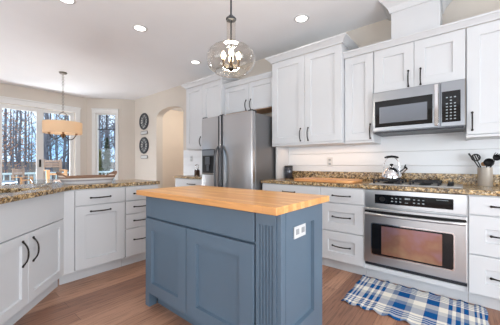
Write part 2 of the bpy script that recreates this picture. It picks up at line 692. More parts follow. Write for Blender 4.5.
def front(root, kind, name, x0, x1, z0, z1, handle=None, st=0.06, m=None, rail=None, L=0.16, bow=0.032, rec=0.014):
    m = m or M_WHITE
    b = B()
    if kind == 'slab':
        b.box(x0, x1, -0.02, 0, z0, z1, 0.0025)
    else:
        b.shaker(x0, x1, z0, z1, st, rail=rail, rec=rec, t=0.02 if rec < 0.016 else 0.026)
    o = b.done(name, m, root)
    if handle:
        k, hx, hz = handle
        pull(B(), k, hx, hz, -0.02, L, bow).done('handle', M_BRONZE, o, True)
    return o


def base_cab(label, loc, rz, w, depth=0.60, toe=True, group=None, name='base_cabinet'):
    r = thing(name, label, 'cabinet', loc, rz, group)
    B().box(0.001, w - 0.001, 0.0, depth, 0.105, 0.875).done('body', M_WHITE, r)
    if toe:
        B().box(0.001, w - 0.001, 0.07, 0.09, 0.0, 0.105).done('toe_kick', M_WHITE, r)
    return r


YF = -0.62
g = 0.003
# three back-run units on the right of the fridge
r = base_cab('white base cabinet with a wide drawer, beside the fridge and mostly behind the island', (-1.229, YF, 0), 0, 0.776, 0.608)
front(r, 'slab', 'drawer', g, 0.776 - g, 0.715, 0.866, ('h', 0.388, 0.79))
front(r, 'shaker', 'door', g, 0.387, 0.118, 0.705, ('v', 0.345, 0.58))
front(r, 'shaker', 'door', 0.389, 0.776 - g, 0.118, 0.705, ('v', 0.431, 0.58))
r = base_cab('white three-drawer base cabinet directly left of the oven', (-0.452, YF, 0), 0, 0.45, 0.608)
front(r, 'slab', 'drawer', g, 0.45 - g, 0.715, 0.866, ('h', 0.228, 0.789), L=0.18)
front(r, 'shaker', 'drawer', g, 0.45 - g, 0.422, 0.706, ('h', 0.228, 0.570), 0.085, L=0.18)
front(r, 'shaker', 'drawer', g, 0.45 - g, 0.118, 0.413, ('h', 0.228, 0.270), 0.085, L=0.18)
r = base_cab('white three-drawer base cabinet right of the oven at the frame edge', (0.768, YF, 0), 0, 0.62, 0.608)
front(r, 'slab', 'drawer', g, 0.62 - g, 0.727, 0.866, ('h', 0.31, 0.795), L=0.36)
front(r, 'shaker', 'drawer', g, 0.62 - g, 0.422, 0.718, ('h', 0.31, 0.573), 0.095, L=0.36)
front(r, 'shaker', 'drawer', g, 0.62 - g, 0.118, 0.413, ('h', 0.31, 0.260), 0.095, L=0.36)
# housing under and around the oven
r = thing('oven_cabinet', 'white plinth and side panels that house the built-in oven', 'cabinet', (0, YF, 0))
B().box(-0.0005, 0.0035, -0.018, 0.6, 0.105, 0.875).done('side_panel', M_WHITE, r)
B().box(0.7625, 0.7665, -0.018, 0.6, 0.105, 0.875).done('side_panel', M_WHITE, r)
B().box(0.0, 0.766, 0.0, 0.6, 0.105, 0.148).done('bottom_panel', M_WHITE, r)
B().box(0.0, 0.766, 0.07, 0.09, 0.0, 0.105).done('toe_kick', M_WHITE, r)

# small unit on the left of the fridge
r = base_cab('small white base cabinet left of the fridge by the archway', (-3.10, YF, 0), 0, 0.885, 0.606)
front(r, 'slab', 'drawer', g, 0.88, 0.715, 0.866, ('h', 0.44, 0.79), L=0.2)
front(r, 'shaker', 'door', g, 0.44, 0.118, 0.705, ('v', 0.40, 0.58))
front(r, 'shaker', 'door', 0.444, 0.88, 0.118, 0.705, ('v', 0.484, 0.58))
b = B().box(-3.118, -2.212, -0.65, -0.013, 0.876, 0.914, 0.006, 2)
tag(b.done('countertop', M_GRANITE), 'short granite countertop left of the fridge by the archway', 'countertop')

# main back countertop
ct = thing('countertop', 'speckled brown granite countertop along the back wall around the cooktop', 'countertop', (0, 0, 0.876))
B().box(-1.247, 1.39, -0.65, -0.002, 0.0, 0.038, 0.007, 2).done('slab', M_GRANITE, ct)
B().box(-1.21, 1.39, -0.034, -0.0125, 0.0385, 0.142, 0.003).done('backsplash', M_GRANITE, ct)


# wall cabinets
def wall_cab(label, x0, x1, yf, z0, z1, seam=None, handles=(), st=0.08, crown=None, lc=True, rc=True, rail_h=0.022, split=False):
    r = thing('wall_cabinet', label, 'cabinet', (x0, yf + 0.02, z0))
    w = x1 - x0
    h = z1 - z0
    dep = -yf - 0.02 - 0.013
    B().box(0, w, 0, dep, 0.0, h).done('body', M_WHITE, r)
    if rail_h:
        B().box(0, w, -0.018, 0.0, 0.0, rail_h, 0.002).box(0, 0.018, 0, dep, -0.004, 0.0).done('light_rail', M_WHITE, r)
    xs = [0.002] + ([seam - x0] if seam else []) + [w - 0.002]
    zb = rail_h + 0.004 if rail_h else 0.004
    for i in range(len(xs) - 1):
        front(r, 'shaker', 'door', xs[i] + 0.0015, xs[i + 1] - 0.0015, zb, h - 0.004,
              (('v', handles[i][0] - x0, handles[i][1] - z0) if i < len(handles) and handles[i] else None), st, L=0.15, bow=0.028)
    if crown:
        crown_mesh(B(), 0, w, 0.0 - 0.02, dep, h, crown, lc, rc).done('crown', M_WHITE, r)
    return r


wall_cab('white wall cabinet with two doors left of the fridge', -3.088, -2.187, -0.42, 1.370, 2.452, -2.632, ((-2.69, 1.50), (-2.58, 1.50)), crown=CROWN, rc=True)
oc = wall_cab('short white two-door cabinet above the fridge', -2.186, -1.234, -0.345, 1.905, 2.310, -1.700, ((-1.745, 1.985), (-1.655, 1.985)), crown=CROWN_S, lc=False, rc=False, rail_h=0, st=0.07)
B().box(0.002, 0.948, 0.0, 0.31, -0.006, 0.0).done('underside', M_RAWWOOD, oc)
tc_ = wall_cab('tallest white two-door wall cabinet right of the fridge, with its own crown', -1.232, -0.296, -0.42, 1.348, 2.450, -0.754, ((-0.805, 1.475), (-0.703, 1.475)), crown=CROWN)
B().box(0.0, 0.018, 0.075, 0.387, 0.9145 - 1.348, -0.004).done('side_panel', M_WHITE, tc_)
wall_cab('narrow white single-door wall cabinet left of the microwave', -0.294, 0.010, -0.345, 1.342, 2.297, None, ((-0.022, 1.46),))
wall_cab('low white two-door cabinet directly above the microwave', 0.012, 0.754, -0.345, 1.845, 2.297, 0.372, ((0.325, 1.945), (0.425, 1.945)), st=0.085, rail_h=0)
wall_cab('white wall cabinet right of the microwave at the frame edge', 0.757, 1.38, -0.345, 1.342, 2.297, None, ((0.797, 1.48),), st=0.085)
struct('trim_6', crown_mesh(B(), -0.294, 1.38, -0.345, -0.013, 2.297, CROWN_S, False, True), M_WHITE)
# boxed vent duct above the cabinets
r = thing('vent_duct_cover', 'white boxed vent duct rising from the cabinet tops to the ceiling', 'duct cover', (0.174, -0.34, 2.297))
B().box(0, 0.40, 0, 0.338, 0.0, CZ - 2.297 - 0.001, 0.002).done('box', M_WHITE, r)
crown_mesh(B(), 0, 0.40, 0.0, 0.338, CZ - 2.297 - 0.134, CROWN_L).done('crown', M_WHITE, r)

# ------------------------------------------------------------------ island
isl = thing('kitchen_island', 'slate blue panelled kitchen island with fluted corner post', 'island', (-1.208, -2.195, 0))
IW = 1.208 + 0.056
ID = 0.461
B().box(0.012, IW - 0.026, 0.0, ID, 0.10, 0.875).done('body', M_BLUE, isl)
B().box(0.05, IW - 0.03, 0.06, ID - 0.01, 0.0, 0.10).done('toe_kick', M_BLUE, isl)
front(isl, 'slab', 'false_drawer', 0.02, 1.102, 0.704, 0.860, None, m=M_BLUE)
front(isl, 'shaker', 'door', 0.02, 0.531, 0.118, 0.692, None, 0.085, M_BLUE, rec=0.019)
front(isl, 'shaker', 'door', 0.537, 1.102, 0.118, 0.692, None, 0.098, M_BLUE, rail=0.085, rec=0.019)
b = B()
b.box(0.0, 0.02, -0.012, ID, 0.0, 0.875, 0.002)
b.done('end_panel', M_BLUE, isl)
# foot at the left front
B().box(0.0, 0.055, -0.016, 0.05, 0.0, 0.112, 0.002).done('foot', M_BLUE, isl)
# fluted pilaster: profile extruded up, grooves stopped under the top
px0, px1 = 1.112, 1.238
pts = [(px0, 0.02), (px0, -0.018)]
nfl = 5
fw = (px1 - px0 - 0.03) / nfl
for i in range(nfl):
    a = px0 + 0.015 + i * fw
    for k in range(7):
        t = k / 6
        pts.append((a + fw * (0.12 + 0.76 * t), -0.018 + 0.009 * math.sin(PI * t)))
pts += [(px1, -0.018), (px1, 0.02)]
b = B().prism(pts, 0.13, 0.805)
b.box(px0, px1, -0.018, 0.02, 0.805, 0.875).box(px0, px1, -0.018, 0.02, 0.0, 0.13)
b.done('fluted_pilaster', M_BLUE, isl)
B().box(px1, IW, -0.012, 0.03, 0.0, 0.875, 0.002).done('corner_post', M_BLUE, isl)


def side_shaker(x, y0, y1, z0, z1, yi0, yi1, zi0, zi1, rec=0.019):
    b = B()

    def rect(a, c, d, e, xx):
        return [b.bm.verts.new(p) for p in ((xx, a, d), (xx, c, d), (xx, c, e), (xx, a, e))]
    rr = [rect(y0, y1, z0, z1, x - 0.02), rect(y0, y1, z0, z1, x), rect(yi0, yi1, zi0, zi1, x), rect(yi0 + .004, yi1 - .004, zi0 + .004, zi1 - .004, x - rec)]
    for a, c in zip(rr, rr[1:]):
        for i in range(4):
            b.bm.faces.new([a[i], a[(i + 1) % 4], c[(i + 1) % 4], c[i]])
    b.bm.faces.new(rr[3])
    b.bm.faces.new(rr[0][::-1])
    return b


side_shaker(IW, 0.031, ID, 0.11, 0.875, 0.08, 0.348, 0.25, 0.783).done('side_panel', M_BLUE, isl)
B().box(IW - 0.03, IW, ID - 0.05, ID, 0.0, 0.11, 0.002).done('foot', M_BLUE, isl)
ou = B().box(IW - 0.0195, IW - 0.011, 0.135, 0.263, 0.712, 0.782, 0.003, 2).done('outlet_plate', M_PLATE, isl)
for yy in (0.168, 0.230):
    B().box(IW - 0.0115, IW - 0.009, yy - 0.017, yy + 0.017, 0.732, 0.762, 0.001).box(IW - 0.0095, IW - 0.0085, yy - 0.008, yy + 0.008, 0.744, 0.7465).box(IW - 0.0095, IW - 0.0085, yy - 0.008, yy + 0.008, 0.752, 0.7545).done('socket', mat('socket_grey', rgb(150, 153, 156), 0.4), ou)
tag(B().box(-1.208, 0.081, -2.2865, -1.681, 0.876, 0.913, 0.004, 2).done('island_countertop', M_BUTCHER), 'honey butcher-block wooden top on the blue island', 'countertop')

# ------------------------------------------------------------------ left peninsula
PXF = -2.06
r = base_cab('white cabinet with drawer over pull-out panel beside the sink corner', (PXF, -2.541, 0), PI / 2, 0.556, 0.54)
o = 0.093
front(r, 'slab', 'filler_strip', 0.004, o - 0.002, 0.112, 0.868)
front(r, 'slab', 'drawer', o + g, 0.556 - g, 0.722, 0.866, ('h', 0.317, 0.787), L=0.18)
front(r, 'shaker', 'door', o + g, 0.556 - g, 0.118, 0.713, ('h', 0.317, 0.657), 0.085, L=0.18)
r = base_cab('white four-drawer cabinet at the end of the peninsula', (PXF, -1.983, 0), PI / 2, 0.385, 0.54)
for z0, z1, hz in ((0.722, 0.866, 0.792), (0.578, 0.713, 0.648), (0.422, 0.569, 0.497)):
    front(r, 'slab', 'drawer', g, 0.385 - g, z0, z1, ('h', 0.185, hz), L=0.18)
front(r, 'slab', 'drawer', g, 0.385 - g, 0.118, 0.413, ('h', 0.185, 0.29), L=0.18)

# diagonal sink base: local x runs away from the viewer towards the corner
TH = math.radians(140.5)
ux, uy = -math.cos(TH), -math.sin(TH)
DLEN = 1.02
corner = (-2.06, -2.541)
near = (corner[0] + DLEN * ux, corner[1] + DLEN * uy)
sk = thing('sink_cabinet', 'white diagonal sink cabinet with two doors in the corner', 'cabinet', (near[0], near[1], 0), TH)
B().prism([(0, 0), (DLEN - 0.03, 0), (DLEN - 0.62, 0.5), (0.0, 0.5)], 0.105, 0.66).done('body', M_WHITE, sk)
B().box(0.0, DLEN + 0.03, 0.05, 0.07, 0, 0.105).done('toe_kick', M_WHITE, sk)
xs = DLEN - 0.505
front(sk, 'slab', 'false_drawer', 0.06, DLEN - 0.006, 0.628, 0.872)
front(sk, 'shaker', 'door', 0.11, xs - 0.0015, 0.118, 0.619, ('v', xs - 0.06, 0.49), 0.065, L=0.17, bow=0.036)
front(sk, 'shaker', 'door', xs + 0.0015, DLEN - 0.012, 0.118, 0.619, ('v', xs + 0.055, 0.49), 0.065, L=0.17, bow=0.036)

# counter over corner and peninsula, with the sink opening
ov = 0.075


def dloc(x, y):
    c, s = math.cos(TH), math.sin(TH)
    return (near[0] + c * x - s * y, near[1] + s * x + c * y)


e0 = dloc(0, -ov)
tt = (-2.035 - e0[0]) / (-ux)
outer = [e0, (-2.035, e0[1] - tt * uy), (-2.035, -1.575), (-2.62, -1.575), (-2.62, near[1] - 0.02), dloc(-0.0, 0.30)]
hole = [dloc(*p) for p in ((0.14, 0.06), (DLEN - 0.16, 0.06), (DLEN - 0.16, 0.36), (0.14, 0.36))]
bm = bmesh.new()
es = []
for loop in (outer, hole):
    vs = [bm.verts.new((p[0], p[1], 0.914)) for p in loop]
    es += [bm.edges.new((vs[i], vs[(i + 1) % len(vs)])) for i in range(len(vs))]
bmesh.ops.triangle_fill(bm, use_beauty=True, edges=es)
ext = bmesh.ops.extrude_face_region(bm, geom=bm.faces[:])
for v in [x for x in ext['geom'] if isinstance(x, bmesh.types.BMVert)]:
    v.co.z -= 0.038
b = B()
b.bm.free()
b.bm = bm
co = b.done('countertop', M_GRANITE)
bv = co.modifiers.new('eased_edge', 'BEVEL')
bv.width = 0.006
bv.segments = 2
bv.limit_method = 'ANGLE'
tag(co, 'granite countertop wrapping the sink corner and left peninsula', 'countertop')
sn = thing('sink', 'steel undermount sink set in the corner countertop', 'sink', (near[0], near[1], 0), TH)
b = B()
x0, x1, y0, y1 = 0.13, DLEN - 0.15, 0.05, 0.37
b.box(x0, x1, y0, y0 + 0.01, 0.68, 0.8755).box(x0, x1, y1 - 0.01, y1, 0.68, 0.8755).box(x0, x0 + 0.01, y0, y1, 0.68, 0.8755).box(x1 - 0.01, x1, y0, y1, 0.68, 0.8755).box(x0, x1, y0, y1, 0.672, 0.682)
b.done('basin', M_STEEL, sn)
B().lathe([(0.0, 0.683), (0.04, 0.683), (0.045, 0.685), (0.045, 0.682)], ((x0 + x1) / 2, 0.21, 0)).done('drain', M_CHROME, sn, True)

# ------------------------------------------------------------------ fridge
FX, FY = -2.204, -0.805
fr = thing('refrigerator', 'stainless side-by-side refrigerator with dispenser', 'refrigerator', (FX, FY, 0))
FW = 0.945
B().box(0.004, FW - 0.002, 0.075, 0.765, 0.03, 1.755, 0.004).done('body', mat('fridge_side_grey', rgb(122, 122, 124), 0.38, 0.7), fr)
B().box(0.02, FW - 0.02, 0.05, 0.09, 0.0, 0.09).done('base_grille', M_BLACK, fr)
SPL = 0.392
M_FHANDLE = mat('charcoal_handle', rgb(72, 74, 78), 0.35, 0.2)
fd = B().box(0.002, SPL - 0.003, 0, 0.07, 0.095, 1.775, 0.012, 3).done('freezer_door', M_FRIDGE, fr, True)
rd = B().box(SPL + 0.003, FW, 0, 0.07, 0.095, 1.775, 0.012, 3).done('door', M_FRIDGE, fr, True)
for par, xx, s in ((fd, SPL - 0.03, -1), (rd, SPL + 0.03, 1)):
    B().box(xx - 0.012, xx + 0.012, -0.006, 0.004, 0.10, 1.772, 0.002).done('door_edge_trim', M_DARK, par)
    pts = []
    for i in range(17):
        t = i / 16
        d = 0.055 * (1 - abs(2 * t - 1) ** 5)
        pts.append((xx + s * 0.022 * (1 - abs(2 * t - 1) ** 3), -0.004 - d, 0.70 + 0.66 * t))
    B().tube(pts, 0.014, 10).done('handle', M_FHANDLE, par, True)
b = B()
b.box(0.018, 0.285, -0.006, 0.0, 0.965, 1.325, 0.003).done('dispenser_frame', M_DARK, fd)
B().box(0.03, 0.272, -0.009, -0.005, 1.235, 1.312, 0.002).done('dispenser_panel', mat('dispenser_grey', rgb(120, 124, 130), 0.3, 0.5), fd)
B().box(0.036, 0.266, -0.008, -0.0055, 0.985, 1.225, 0.001).done('dispenser_recess', M_BLACK, fd)
B().box(0.10, 0.20, -0.03, -0.007, 1.10, 1.215, 0.01).box(0.125, 0.175, -0.022, -0.007, 1.02, 1.10, 0.006).done('paddle', mat('paddle_grey', rgb(70, 74, 80), 0.3), fd)
B().box(0.03, 0.272, -0.022, -0.005, 0.972, 0.988, 0.003).done('drip_tray', M_NICKEL, fd)
for xx in (0.04, FW - 0.04, SPL):
    B().box(xx - 0.035, xx + 0.035, 0.01, 0.11, 1.756, 1.79, 0.006).done('hinge_cover', M_DARK, fr)

# ------------------------------------------------------------------ oven
ov_ = thing('oven', 'stainless built-in oven with dark window under the cooktop', 'oven', (0.005, -0.642, 0))
OW = 0.756
B().box(0.0, OW, 0.03, 0.55, 0.155, 0.872).done('body', M_STEEL, ov_)
pn = B().box(0.0, OW, 0.0, 0.035, 0.712, 0.8735, 0.004).done('control_panel', M_STEEL, ov_)
B().box(0.09, 0.672, -0.004, 0.001, 0.746, 0.832, 0.003).done('control_glass', M_BGLASS, pn)
for cx in (0.235, 0.268, 0.301, 0.405, 0.438, 0.471):
    for cz in (0.775, 0.803):
        B().box(cx - 0.007, cx + 0.007, -0.0055, -0.0035, cz - 0.004, cz + 0.004).done('button_mark', M_KEY, pn)
for a, c, d, e in ((0.335, 0.375, 0.800, 0.812), (0.335, 0.36, 0.768, 0.772), (0.56, 0.64, 0.815, 0.818)):
    B().box(a, c, -0.0055, -0.0035, d, e).done('panel_mark', M_KEY, pn)
B().lathe([(0.0, -0.012), (0.020, -0.012), (0.024, 0.0)], (0.155, -0.003, 0.79), 20, 'y').done('dial', M_BLACK, pn, True)
dr = B().box(0.0, OW, -0.012, 0.03, 0.185, 0.700, 0.006, 2).done('door', M_STEEL, ov_)


def rrect(x0, x1, z0, z1, r, n=5):
    p = []
    for cx, cz, a0 in ((x1 - r, z1 - r, 0), (x0 + r, z1 - r, PI / 2), (x0 + r, z0 + r, PI), (x1 - r, z0 + r, 1.5 * PI)):
        for i in range(n + 1):
            a = a0 + PI / 2 * i / n
            p.append((cx + r * math.cos(a), cz + r * math.sin(a)))
    return p


B().prism_y(rrect(0.058, 0.682, 0.262, 0.565, 0.022), -0.0165, -0.011).done('window_bezel', M_CHROME, dr)
B().prism_y(rrect(0.067, 0.673, 0.271, 0.556, 0.016), -0.0185, -0.015).done('window_glass', M_BGLASS, dr)
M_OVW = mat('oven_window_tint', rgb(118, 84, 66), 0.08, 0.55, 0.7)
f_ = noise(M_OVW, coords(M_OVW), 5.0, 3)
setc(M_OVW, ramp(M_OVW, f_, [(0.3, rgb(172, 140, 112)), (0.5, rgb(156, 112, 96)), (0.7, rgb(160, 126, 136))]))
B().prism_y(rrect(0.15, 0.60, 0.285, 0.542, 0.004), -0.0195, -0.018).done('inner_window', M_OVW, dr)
pts = [(0.012 + 0.732 * i / 14, -0.02 - 0.045 * (1 - abs(2 * i / 14 - 1) ** 6), 0.648) for i in range(15)]
B().tube(pts, 0.0135, 10).done('handle', M_STEEL, dr, True)
B().box(0.004, OW - 0.004, -0.014, -0.010, 0.652, 0.678, 0.001).done('dark_strip', M_BLACK, dr)  # black strip across the door front behind the handle
B().box(0.0, OW, 0.012, 0.035, 0.155, 0.183).done('bottom_vent', M_DARK, ov_)

# ------------------------------------------------------------------ microwave
mw = thing('microwave', 'stainless over-the-range microwave with black glass door', 'microwave', (0.014, -0.40, 1.425))
MW = 0.738
B().box(0.0, MW, 0.022, 0.387, 0.018, 0.418).done('body', M_STEEL2, mw)
B().box(0.01, MW - 0.01, 0.03, 0.38, 0.0, 0.0185).done('vent_underside', M_DARK, mw)
md = B().box(0.0, 0.565, 0.0, 0.022, 0.02, 0.418, 0.004).done('door', M_STEEL2, mw)
B().box(0.024, 0.508, -0.003, 0.001, 0.06, 0.325, 0.002).done('door_glass', M_BGLASS, md)
B().box(0.066, 0.468, -0.0045, -0.002, 0.098, 0.262, 0.001).done('window', mat('microwave_window', rgb(128, 134, 144), 0.15, 0.6), md)
b = B().box(0.522, 0.555, -0.045, -0.03, 0.03, 0.40, 0.006, 2)
b.box(0.528, 0.549, -0.032, 0.001, 0.04, 0.07).box(0.528, 0.549, -0.032, 0.001, 0.36, 0.39)
b.done('handle', M_CHROME, md)
mp = B().box(0.567, MW, 0.0, 0.022, 0.02, 0.418, 0.004).done('control_panel', M_STEEL2, mw)
B().box(0.576, 0.706, -0.003, 0.001, 0.058, 0.330, 0.002).done('keypad_glass', M_BGLASS, mp)
for i in range(3):
    for j in range(8):
        if j == 6 and i != 1:
            continue
        cx = 0.612 + i * 0.028
        cz = 0.085 + j * 0.027
        B().box(cx - 0.007, cx + 0.007, -0.0042, -0.0028, cz - 0.0045, cz + 0.0045).done('key_mark', M_KEY, mp)
B().box(MW - 0.004, MW + 0.001, -0.002, 0.024, 0.02, 0.418).done('edge_strip', M_NICKEL, mw)

# ------------------------------------------------------------------ cooktop, kettle, crock
cz0 = 0.9142
ck = thing('cooktop', 'black and steel gas cooktop set on the granite counter', 'cooktop', (0.0, 0.0, cz0))
B().box(0.015, 0.735, -0.545, -0.06, 0.0, 0.008, 0.003).done('plate', M_STEEL, ck)


def grate(x0, x1, y0, y1):
    o = B()
    z = 0.042
    w = 0.006
    for x in (x0, (x0 + x1) / 2, x1):
        o.box(x - w, x + w, y0, y1, z - 0.010, z, 0.002)
    for y in (y0, y0 + (y1 - y0) * .25, (y0 + y1) / 2, y0 + (y1 - y0) * .75, y1):
        o.box(x0, x1, y - w, y + w, z - 0.010, z, 0.002)
    for x in (x0, x1):
        for y in (y0, (y0 + y1) / 2, y1):
            o.box(x - 0.008, x + 0.008, y - 0.008, y + 0.008, 0.008, z)
    gr = o.done('grate', M_IRON, ck)
    for y in (y0 + (y1 - y0) * .25, y0 + (y1 - y0) * .75):
        B().lathe([(0.0, 0.022), (0.035, 0.022), (0.038, 0.018), (0.045, 0.016), (0.05, 0.008)], ((x0 + x1) / 2, y, 0)).done('burner', M_BLACK, gr, True)


grate(0.05, 0.27, -0.49, -0.11)
grate(0.36, 0.57, -0.49, -0.11)
B().box(0.295, 0.335, -0.48, -0.12, 0.008, 0.014, 0.002).done('downdraft_vent', M_NICKEL, ck)
for i in range(4):
    B().lathe([(0.0, 0.034), (0.017, 0.034), (0.019, 0.030), (0.021, 0.012), (0.025, 0.008)], (0.65, -0.40 + 0.075 * i, 0), 16).done('knob', M_BLACK, ck, True)

kz = cz0 + 0.0425
kt = thing('kettle', 'shiny steel kettle with black handle on the left burner', 'kettle', (0.165, -0.27, kz))
B().lathe([(0.0, 0.0), (0.086, 0.0), (0.094, 0.006), (0.096, 0.018), (0.092, 0.045), (0.080, 0.078), (0.060, 0.106), (0.036, 0.123), (0.030, 0.126), (0.0, 0.129)], seg=32).done('body', M_CHROME, kt, True)
ld = B().lathe([(0.034, 0.124), (0.032, 0.130), (0.012, 0.134), (0.0, 0.134)], seg=20).done('lid', M_CHROME, kt, True)
B().lathe([(0.009, 0.132), (0.010, 0.140), (0.017, 0.147), (0.017, 0.157), (0.0, 0.162)], seg=16).done('knob', M_BLACK, ld, True)
dx, dy = math.cos(0.69), math.sin(0.69)
hp = []
for i in range(15):
    a = PI * i / 14
    hp.append((-0.082 * math.cos(a) * dx, -0.082 * math.cos(a) * dy, 0.075 + 0.155 * math.sin(a) ** 0.6))
hd = B().tube(hp, 0.0045, 8).done('handle', M_CHROME, kt, True)
B().tube([(t * dx, t * dy, 0.234 - 2.2 * t * t) for t in (-0.07, -0.035, 0, 0.035, 0.07)], [0.009, 0.012, 0.013, 0.012, 0.009], 10).done('grip', M_BLACK, hd, True)
sp_ = B().tube([(0.06 * dx, 0.06 * dy, 0.055), (0.105 * dx, 0.105 * dy, 0.075), (0.145 * dx, 0.145 * dy, 0.110)], [0.026, 0.021, 0.016], 12).done('spout', M_CHROME, kt, True)
B().tube([(0.140 * dx, 0.140 * dy, 0.106), (0.154 * dx, 0.154 * dy, 0.118)], [0.018, 0.017], 12).tube([(0.134 * dx, 0.134 * dy, 0.122), (0.146 * dx, 0.146 * dy, 0.150)], 0.006, 8).done('whistle_cap', M_BLACK, sp_, True)

CX_, CY_ = 0.89, -0.115
cr = B().lathe([(0.0, 0.0), (0.050, 0.0), (0.052, 0.003), (0.052, 0.162), (0.054, 0.166), (0.051, 0.168), (0.048, 0.164), (0.048, 0.006), (0.0, 0.006)], seg=32).done('utensil_crock', mat('bright_steel', rgb(226, 222, 216), 0.32, 0.7), None, True)
cr.location = (CX_, CY_, 0.9145)
tag(cr, 'brushed steel utensil crock right of the cooktop', 'crock')


def utensil(name, label, base, tip, head, m=None):
    m = m or M_BLACK
    base = Vector(base)
    tip = Vector(tip)
    r = thing(name, label, 'utensil', (CX_, CY_, 0.92))
    B().tube([base, base.lerp(tip, 0.5), tip], [0.005, 0.0055, 0.004], 8).done('shaft', m, r, True)
    d = (tip - base).normalized()
    # frame facing the room
    f = Vector((0.2, -1, 0.1))
    side = d.cross(f).normalized()
    nrm = side.cross(d).normalized()
    mx = Matrix((side, d, nrm)).transposed().to_4x4()
    mx.translation = tip
    h = head()
    h.bm.transform(mx)
    h.done('head', m, r, True)
    return r


def h_slotted():
    b = B()
    n = 18
    out = [(0.030 * math.cos(2 * PI * i / n), 0.030 + 0.036 * math.sin(2 * PI * i / n)) for i in range(n)]
    b.prism(out, -0.002, 0.002)
    b.bm.free()
    b.bm = bmesh.new()
    b.ring((0, 0.03, 0), 0.030, 0.006, 'z', 20)
    for x in (-0.016, 0.0, 0.016):
        b.box(x - 0.005, x + 0.005, 0.004, 0.056, -0.002, 0.002)
    return b


def h_turner():
    b = B()
    for i in range(4):
        b.box(-0.030 + i * 0.0165, -0.019 + i * 0.0165, 0.012, 0.075, -0.0015, 0.0015)
    b.box(-0.030, 0.0305, 0.07, 0.085, -0.0015, 0.0015).box(-0.030, 0.0305, 0.0, 0.014, -0.0015, 0.0015)
    return b


def h_server():
    b = B()
    b.lathe([(0.0, 0.0), (0.018, 0.003), (0.026, 0.012), (0.028, 0.02)], (0, 0.028, -0.01), 14)
    for i in range(5):
        x = -0.024 + 0.012 * i
        b.tube([(x, 0.03, 0.0), (x * 1.1, 0.055, 0.01), (x * 1.15, 0.062, 0.03)], 0.003, 6)
    return b


def h_ladle():
    return B().lathe([(0.0, 0.0), (0.022, 0.004), (0.035, 0.018), (0.038, 0.034), (0.036, 0.034), (0.033, 0.018), (0.02, 0.007), (0.0, 0.004)], (0, 0.03, -0.015), 18)


def h_spoon():
    b = B()
    b.lathe([(0.0, -0.004), (0.014, -0.003), (0.02, 0.003), (0.0, 0.001)], (0, 0.028, 0), 14)
    return b


utensil('slotted_spoon', 'black slotted spoon leaning left in the steel crock', (0.03, 0.022, 0.01), (-0.052, 0.012, 0.225), h_slotted)
utensil('spatula', 'black slim spatula leaning furthest left in the steel crock', (0.042, -0.008, 0.012), (-0.085, -0.02, 0.24), lambda: B().box(-0.007, 0.007, 0, 0.06, -0.002, 0.002, 0.001))
utensil('pasta_server', 'black toothed pasta server leaning right in the crock', (-0.035, -0.022, 0.012), (0.062, -0.022, 0.225), h_server)
utensil('ladle', 'black ladle bowl resting low over the right crock rim', (-0.03, 0.012, 0.014), (0.014, 0.005, 0.18), h_ladle)
utensil('wooden_spoon', 'pale wooden spoon standing in the middle of the crock', (0.01, 0.036, 0.014), (-0.006, 0.036, 0.165), h_spoon, M_TEAK)

# cutting board
pts = rrect(-0.835, -0.12, -0.595, -0.20, 0.09, 7)
cb = B().prism(pts, 0.9145, 0.944).done('cutting_board', M_BOARD)
bv = cb.modifiers.new('round_edge', 'BEVEL')
bv.width = 0.006
bv.segments = 2
bv.limit_method = 'ANGLE'
tag(cb, 'large rounded wooden cutting board on the back counter', 'cutting board')

# dark glass canister in the corner
cn = thing('canister', 'dark glass canister in the counter corner beside the fridge', 'canister', (-1.15, -0.12, 0.9145))
B().lathe([(0.0, 0.0), (0.048, 0.0), (0.052, 0.006), (0.057, 0.155), (0.054, 0.16), (0.0, 0.16)], seg=24).done('jar', mat('smoked_glass', rgb(52, 56, 66), 0.08, 0.2, 0.8), cn, True)
B().lathe([(0.0, 0.178), (0.05, 0.177), (0.060, 0.170), (0.060, 0.158), (0.0, 0.158)], seg=24).done('lid', M_BLACK, cn, True)

# outlets on the walls
for nm, lb, x, z in (('outlet_plate', 'white outlet cover on the shiplap above the cutting board', -0.598, 1.142), ('outlet_plate', 'white switch cover on the wall left of the fridge', -3.46, 1.222)):
    r = thing(nm, lb, 'outlet', (x, -0.0125, z))
    B().box(-0.036, 0.036, -0.007, 0, -0.058, 0.058, 0.003, 2).done('plate', M_PLATE, r)
    for s in (-1, 1):
        B().box(-0.016, 0.016, -0.009, -0.006, s * 0.026 - 0.014, s * 0.026 + 0.014, 0.002).done('socket', M_KEY, r)

# small chrome-topped jar by the fridge
jr = thing('glass_jar', 'small jar with chrome wire bail on the short counter', 'jar', (-2.93, -0.30, 0.9145))
B().lathe([(0.0, 0.0), (0.045, 0.0), (0.05, 0.01), (0.05, 0.085), (0.035, 0.10), (0.0, 0.10)], seg=20).done('jar', mat('brown_jar_glass', rgb(92, 70, 60), 0.1), jr, True)
B().lathe([(0.0, 0.118), (0.042, 0.116), (0.046, 0.108), (0.046, 0.098), (0.0, 0.098)], seg=20).done('lid', M_CHROME, jr, True)
B().ring((0, 0, 0.155), 0.042, 0.006, 'y', 20).done('bail', M_CHROME, jr, True)

